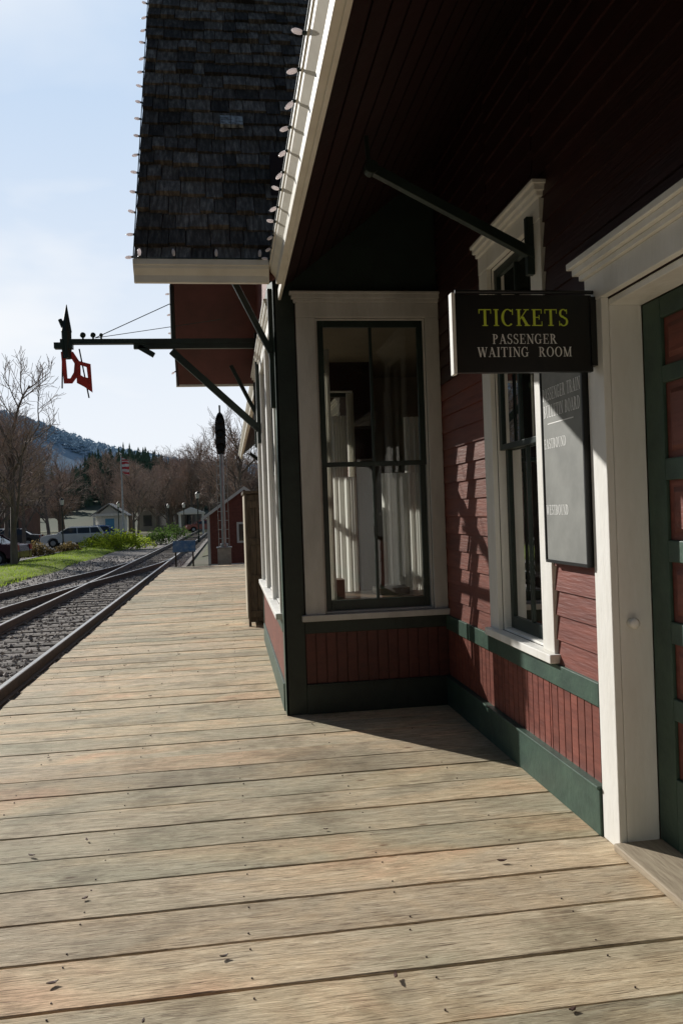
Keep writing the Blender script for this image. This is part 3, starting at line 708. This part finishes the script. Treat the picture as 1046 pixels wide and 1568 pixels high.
shrub('shrub',-6.6,52,1.6,1.4,1.35,yg,2600); shrub('shrub',-8.6,56,1.4,1.4,1.1,yg,1700); shrub('shrub',-5.2,60,1.0,1.2,1.3,dg,1300); shrub('shrub',-10.6,46,.8,1.2,.9,rb,1200); shrub('shrub',-9.9,51,.8,.9,.7,rb,900); shrub('shrub',-4.9,72,1.3,1.5,1.5,dg,1300)

# ---------------------------------------------------------------- cars
tyre=mk('tyre',(.02,.02,.02),(.03,.03,.03),5,.8); cglass=mk('car_glass',(.02,.025,.03),(.03,.035,.04),3,.08,spec=.8); headm=mk('lamp_lens',(.7,.7,.68),(.6,.6,.6),5,.15); tailm=mk('tail_lens',(.4,.02,.02),(.3,.02,.02),5,.2)
def car(x,y,rot,color,wagon=True):
    e=empty('parked_car',(x,y,-.45),rot); pm=mk('car_paint',color,tuple(k*.9 for k in color),1,.25,metal=.1,spec=.6)
    b=B(); prof=[(-2.3,.35),(-2.33,.62),(-2.25,.86),(-1.9,.96),(-1.15,1.02),(1.9 if wagon else 1.6,1.02),(2.25,.95),(2.32,.65),(2.28,.35),(1.85,.3)]
    arch=lambda cx:[(cx+.40*math.cos(t),.33+.40*math.sin(t)) for t in np.linspace(0,math.pi,9)]
    full=[(-2.28,.3)]+[p for p in prof[1:8]]+[(2.28,.3)]+arch(1.4)+arch(-1.42)
    for s0,s1 in((-.88,-.55),(.55,.88)): b.extr([(px,s0,pz) for px,pz in full],(0,s1-s0,0))
    b.extr([(px,-.56,max(pz,.34)) for px,pz in prof],(0,1.12,0))
    b.obj('body',pm,e,bevel=.04)
    b=B(); rear=2.15 if wagon else 1.55
    b.hexa([(-1.15,-.80,1.0),(rear,-.80,1.0),(rear,.80,1.0),(-1.15,.80,1.0),(-.35,-.62,1.45),(rear-(.3 if wagon else .7),-.62,1.45),(rear-(.3 if wagon else .7),.62,1.45),(-.35,.62,1.45)]); b.obj('windows',cglass,e)
    b=B(); xr=rear-(.3 if wagon else .7); b.hexa([(-.42,-.63,1.44),(xr+.05,-.63,1.44),(xr+.05,.63,1.44),(-.42,.63,1.44),(-.2,-.56,1.51),(xr-.1,-.56,1.51),(xr-.1,.56,1.51),(-.2,.56,1.51)])
    for s in(-1,1):
        b.beam((-1.18,.81*s,1.0),(-.36,.63*s,1.46),.06,.05); b.beam((rear+.01,.81*s,1.0),(xr+.02,.63*s,1.46),.08,.06)
        for px in(.35,1.3 if wagon else 1.05): b.beam((px,.81*s,1.0),(px-.03,.63*s,1.46),.05,.07)
        b.beam((-.3,.55*s,1.54),(xr-.1,.55*s,1.54),.04,.04); b.box(-.95,-.8,.84*s,1.0*s,1.0,1.12)
    b.obj('roof',pm,e,bevel=.01)
    b=B(); r=B()
    for cx in(-1.42,1.4):
        for s in(-1,1): b.cyl((cx,.62*s,.33),(cx,.87*s,.33),.33,.33,20); r.cyl((cx,.86*s,.33),(cx,.885*s,.33),.2,.18,14)
    b.obj('wheels',tyre,e); r.obj('rims',steel,e)
    b=B(); b.box(-2.31,-2.2,-.82,-.5,.68,.82); b.box(-2.31,-2.2,.5,.82,.68,.82); b.obj('headlamps',headm,e)
    b=B(); b.box(2.22,2.33,-.84,-.62,.7,.95); b.box(2.22,2.33,.62,.84,.7,.95); b.obj('tail_lamps',tailm,e)
car(-11.9,64,.08,(.8,.81,.82)); car(-11.0,69.5,.1,(.12,.22,.42),False); car(-11.8,39.5,-.15,(.10,.03,.05),False); car(-14.2,42.5,.1,(.04,.06,.1)); car(-17.5,68,.05,(.05,.05,.06),False); car(-21,72,.1,(.6,.6,.6)); car(-3.5,108,.3,(.4,.1,.08),False)

# ---------------------------------------------------------------- street furniture
lampg=mk('lamp_globe',(.8,.78,.7),(.75,.72,.66),5,.3)
def lamp(x,y,h):
    e=empty('street_lamp',(x,y,-.45)); b=B(); b.cyl((0,0,0),(0,0,.5),.11,.08,10); b.cyl((0,0,.5),(0,0,h-.5),.05,.04,8); b.cyl((0,0,h-.5),(0,0,h-.42),.1,.12,8); b.cyl((0,0,h-.05),(0,0,h+.12),.16,.01,8); b.obj('post',dgreen,e)
    b=B(); b.cyl((0,0,h-.42),(0,0,h-.05),.11,.17,8); b.obj('lantern',lampg,e)
lamp(-12.1,61,3.6); lamp(-10.6,80,3.6); lamp(-2.3,62,3.8); lamp(-7.3,100,3.6); lamp(-4.6,85,3.4)
fp=empty('flagpole',(-8.9,70,-.45)); b=B(); b.cyl((0,0,0),(0,0,7.5),.09,.05,8); b.ell((0,0,7.55),(.1,.1,.1)); b.obj('pole',steel,fp)
b=B(); n=8
b.add([(.05+x_*.085,.05*math.sin(x_*1.3),z_-.05*x_) for x_ in range(n) for z_ in(6.0,7.3)],[(2*i,2*i+2,2*i+3,2*i+1) for i in range(n-1)]); b.obj('flag',mk('flag_cloth',(.55,.05,.06),(.75,.72,.72),1.2,.8,stretch=(.3,.3,4),ramp=(.49,.51)),fp)
# railway signal
rs=empty('railroad_signal',(-.17,26.5,-.45)); b=B()
b.box(-.22,.22,-.2,.2,0,.9); b.box(-.25,.25,-.23,.23,.9,.94); b.cyl((0,0,.9),(0,0,4.0),.075,.065,12); b.cyl((0,0,.94),(0,0,1.05),.13,.13,12); b.obj('mast',steel,rs,bevel=.01)
b=B(); 
b.extr([(.17*math.cos(t),-.04,4.65+ (.5*math.sin(t)+(.22 if math.sin(t)>0 else -.22))) for t in np.linspace(0,2*math.pi,24,endpoint=False)],(0,.04,0))
for z in(4.2,4.65,5.1): b.cyl((0,-.04,z),(0,-.3,z+.01),.12,.13,12,0,False); b.cyl((0,-.05,z),(0,-.06,z),.1,.1,12)
b.box(-.1,.1,0,.2,4.0,5.2); b.cyl((0,0,5.3),(0,0,5.6),.03,.03,6); b.obj('head',black,rs)
b=B()
for i in range(11): b.box(-.17,.17,.10,.12,.6+.3*i,.62+.3*i)
b.box(-.18,-.16,.09,.12,.5,3.9); b.box(.16,.18,.09,.12,.5,3.9); b.obj('ladder',steel,rs)
# information sign
s=empty('information_sign',(-1.45,26.2,-.45)); b=B(); b.box(-.3,-.25,0,.05,0,1.0); b.box(.25,.3,0,.05,0,1.0); b.obj('posts',oldwood,s)
b=B(); b.hexa([(-.36,-.12,.85),(.36,-.12,.85),(.36,-.08,.83),(-.36,-.08,.83),(-.36,.14,1.2),(.36,.14,1.2),(.36,.18,1.18),(-.36,.18,1.18)]); b.obj('panel',mk('blue_panel',(.08,.22,.4),(.35,.45,.5),9,.4),s)
# red shed
sh=empty('red_shed',(.15,31,-.45)); b=B()
hh=2.0; ap=3.0
b.extr([(-.95,0,0),(1.9,0,0),(1.9,0,hh),(.475,0,ap),(-.95,0,hh)],(0,3.2,0)); b.obj('walls',red,sh)
b=B(); b.box(.15,.95,-.03,0,.9,1.7); b.box(-.97,-.87,-.02,.0,0,hh); b.box(-.95,1.9,-.02,0,0,.12); b.obj('trim',white,sh)
b=B(); b.box(.23,.53,-.04,-.03,.98,1.62); b.box(.57,.87,-.04,-.03,.98,1.62); b.obj('panes',cglass,sh)
b=B()
for sx in(-1,1):
    p0=(.475,-.25,ap+.06); p1=(.475+sx*1.65,-.25,ap+.06-1.65*(1.0/1.425))
    b.extr([p0,p1,(p1[0],p1[1],p1[2]-.08),(p0[0],p0[1],p0[2]-.08)],(0,3.7,0))
b.obj('roof',roofm,sh)
b=B()
for sx in(-1,1):
    p0=(.475,-.27,ap+.07); p1=(.475+sx*1.66,-.27,ap+.07-1.66*(1.0/1.425)); b.extr([p0,p1,(p1[0],p1[1],p1[2]-.13),(p0[0],p0[1],p0[2]-.13)],(0,.02,0))
b.obj('barge_boards',white,sh)
# white kiosk
ks=empty('white_kiosk',(-12.3,86,-.45)); b=B(); b.extr([(-1.4,0,0),(1.4,0,0),(1.4,0,2.4),(0,0,3.5),(-1.4,0,2.4)],(0,3,0)); 
for xx in(-1.6,1.4): b.box(xx,xx+.2,-.5,-.3,0,2.4)
b.box(-1.75,1.75,-.6,-.2,2.4,2.65); b.obj('walls',white,ks)
b=B(); b.box(-.45,.45,-.03,0,0,2.1); b.obj('door',mk('blue_door',(.12,.36,.6),(.1,.3,.5),4,.5),ks)
b=B()
for sx in(-1,1): b.extr([(0,-.7,3.72),(sx*1.9,-.7,2.45),(sx*1.9,-.7,2.35),(0,-.7,3.6)],(0,3.9,0))
b.obj('roof',mk('pale_roof',(.45,.44,.42),(.35,.34,.33),4,.7),ks)
# low buildings on the far side of the street
for (x,y,w,d,h,cc) in((-33,108,14,8,4.2,(.3,.16,.12)),(-9,128,10,8,3.6,(.4,.38,.34)),(-48,95,12,10,5,(.35,.32,.27))):
    e=empty('storefront_building',(x,y,-.45)); wm=mk('storefront_wall',cc,tuple(k*.8 for k in cc),1,.8,.2); b=B(); b.box(-w/2,w/2,0,d,0,h); b.obj('walls',wm,e)
    b=B(); b.box(-w/2-.3,w/2+.3,-.3,d+.3,h,h+.35); b.obj('roof',roofm,e)
    b=B(); k=-w/2+.8
    while k<w/2-1.5: b.box(k,k+1.3,-.04,0,.8,2.5); k+=2.2
    b.obj('windows',cglass,e)
# shelter at the end of the line
e=empty('open_shelter',(-4.2,92,-.45)); b=B()
for a in(-1.3,1.3):
    for c_ in(0,2): b.box(a-.08,a+.08,c_-.08,c_+.08,0,2.3)
b.box(-1.5,1.5,-.2,2.2,2.3,2.45); b.extr([(-1.6,-.3,2.45),(1.6,-.3,2.45),(0,-.3,3.1)],(0,2.6,0)); b.obj('frame',white,e)

# ---------------------------------------------------------------- light & sky
EL=math.radians(26); hd=Vector((.6247,-.781,0)).normalized()
d=Vector((hd.x*math.cos(EL),hd.y*math.cos(EL),-math.sin(EL)))
sun=bpy.data.lights.new('sun','SUN'); sun.energy=5.0; sun.angle=math.radians(.53); sun.color=(1,.965,.91)
so=bpy.data.objects.new('sun',sun); COL.objects.link(so); so.rotation_euler=d.to_track_quat('-Z','Y').to_euler(); so.location=(-20,30,20)
w=bpy.data.worlds.new('World'); scene.world=w; w.use_nodes=True; nt=w.node_tree; N=nt.nodes; L=nt.links
ST=.05
bg=N['Background']; sky=N.new('ShaderNodeTexSky'); sky.sky_type='NISHITA'; sky.sun_disc=False; sky.sun_elevation=EL; sky.sun_rotation=math.atan2(-hd.x,-hd.y)
sky.air_density=1.0; sky.dust_density=.4; sky.ozone_density=1.5
tc=N.new('ShaderNodeTexCoord'); mp=N.new('ShaderNodeMapping'); mp.inputs['Scale'].default_value=(1.0,1.0,2.6); L.new(tc.outputs['Generated'],mp.inputs['Vector'])
nz=N.new('ShaderNodeTexNoise'); nz.inputs['Scale'].default_value=1.9; nz.inputs['Detail'].default_value=5; nz.inputs['Roughness'].default_value=.5; nz.inputs['Distortion'].default_value=.3; L.new(mp.outputs[0],nz.inputs['Vector'])
mr=N.new('ShaderNodeMapRange'); mr.interpolation_type='SMOOTHSTEP'; mr.inputs['From Min'].default_value=.36; mr.inputs['From Max'].default_value=.76; L.new(nz.outputs['Fac'],mr.inputs['Value'])
sp=N.new('ShaderNodeSeparateXYZ'); L.new(tc.outputs['Generated'],sp.inputs[0])
hz=N.new('ShaderNodeMapRange'); hz.interpolation_type='SMOOTHSTEP'; hz.inputs['From Min'].default_value=.02; hz.inputs['From Max'].default_value=.6; hz.inputs['To Min'].default_value=.9; hz.inputs['To Max'].default_value=0; L.new(sp.outputs['Z'],hz.inputs['Value'])
av=N.new('ShaderNodeMath'); av.operation='MAXIMUM'; L.new(mr.outputs[0],av.inputs[0]); L.new(hz.outputs[0],av.inputs[1])
hc=N.new('ShaderNodeMix'); hc.data_type='RGBA'; L.new(av.outputs[0],hc.inputs[0]); hc.inputs[6].default_value=(.55/ST,.71/ST,.93/ST,1); hc.inputs[7].default_value=(.95/ST,.98/ST,1.02/ST,1)
cdir=Vector((math.sin(math.radians(-16))*math.cos(math.radians(12)),math.cos(math.radians(-16))*math.cos(math.radians(12)),math.sin(math.radians(12))))
dp=N.new('ShaderNodeVectorMath'); dp.operation='DOT_PRODUCT'; L.new(tc.outputs['Generated'],dp.inputs[0]); dp.inputs[1].default_value=cdir
m2=N.new('ShaderNodeMapRange'); m2.interpolation_type='SMOOTHSTEP'; m2.inputs['From Min'].default_value=.70; m2.inputs['From Max'].default_value=.90; m2.inputs['To Max'].default_value=.95; L.new(dp.outputs['Value'],m2.inputs['Value'])
mx=N.new('ShaderNodeMix'); mx.data_type='RGBA'; L.new(m2.outputs[0],mx.inputs[0]); L.new(sky.outputs[0],mx.inputs[6]); L.new(hc.outputs[2],mx.inputs[7])
L.new(mx.outputs[2],bg.inputs['Color']); bg.inputs['Strength'].default_value=ST

# ---------------------------------------------------------------- camera
a=math.radians(8.07); r=.035
F=Vector((math.sin(a),math.cos(a),0)); R0=Vector((math.cos(a),-math.sin(a),0)); U0=Vector((0,0,1))
Rt=R0*math.cos(r)-U0*math.sin(r); Up=U0*math.cos(r)+R0*math.sin(r)
cam=bpy.data.cameras.new('camera'); co=bpy.data.objects.new('camera',cam); COL.objects.link(co)
M=Matrix((( Rt.x,Up.x,-F.x,0),(Rt.y,Up.y,-F.y,0),(Rt.z,Up.z,-F.z,1.5),(0,0,0,1))); co.matrix_world=M
cam.sensor_fit='VERTICAL'; cam.sensor_height=36; cam.lens=28.0; cam.clip_end=6000; cam.clip_start=.05
scene.camera=co
scene.view_settings.view_transform='Standard'; scene.view_settings.look='None'; scene.view_settings.exposure=0
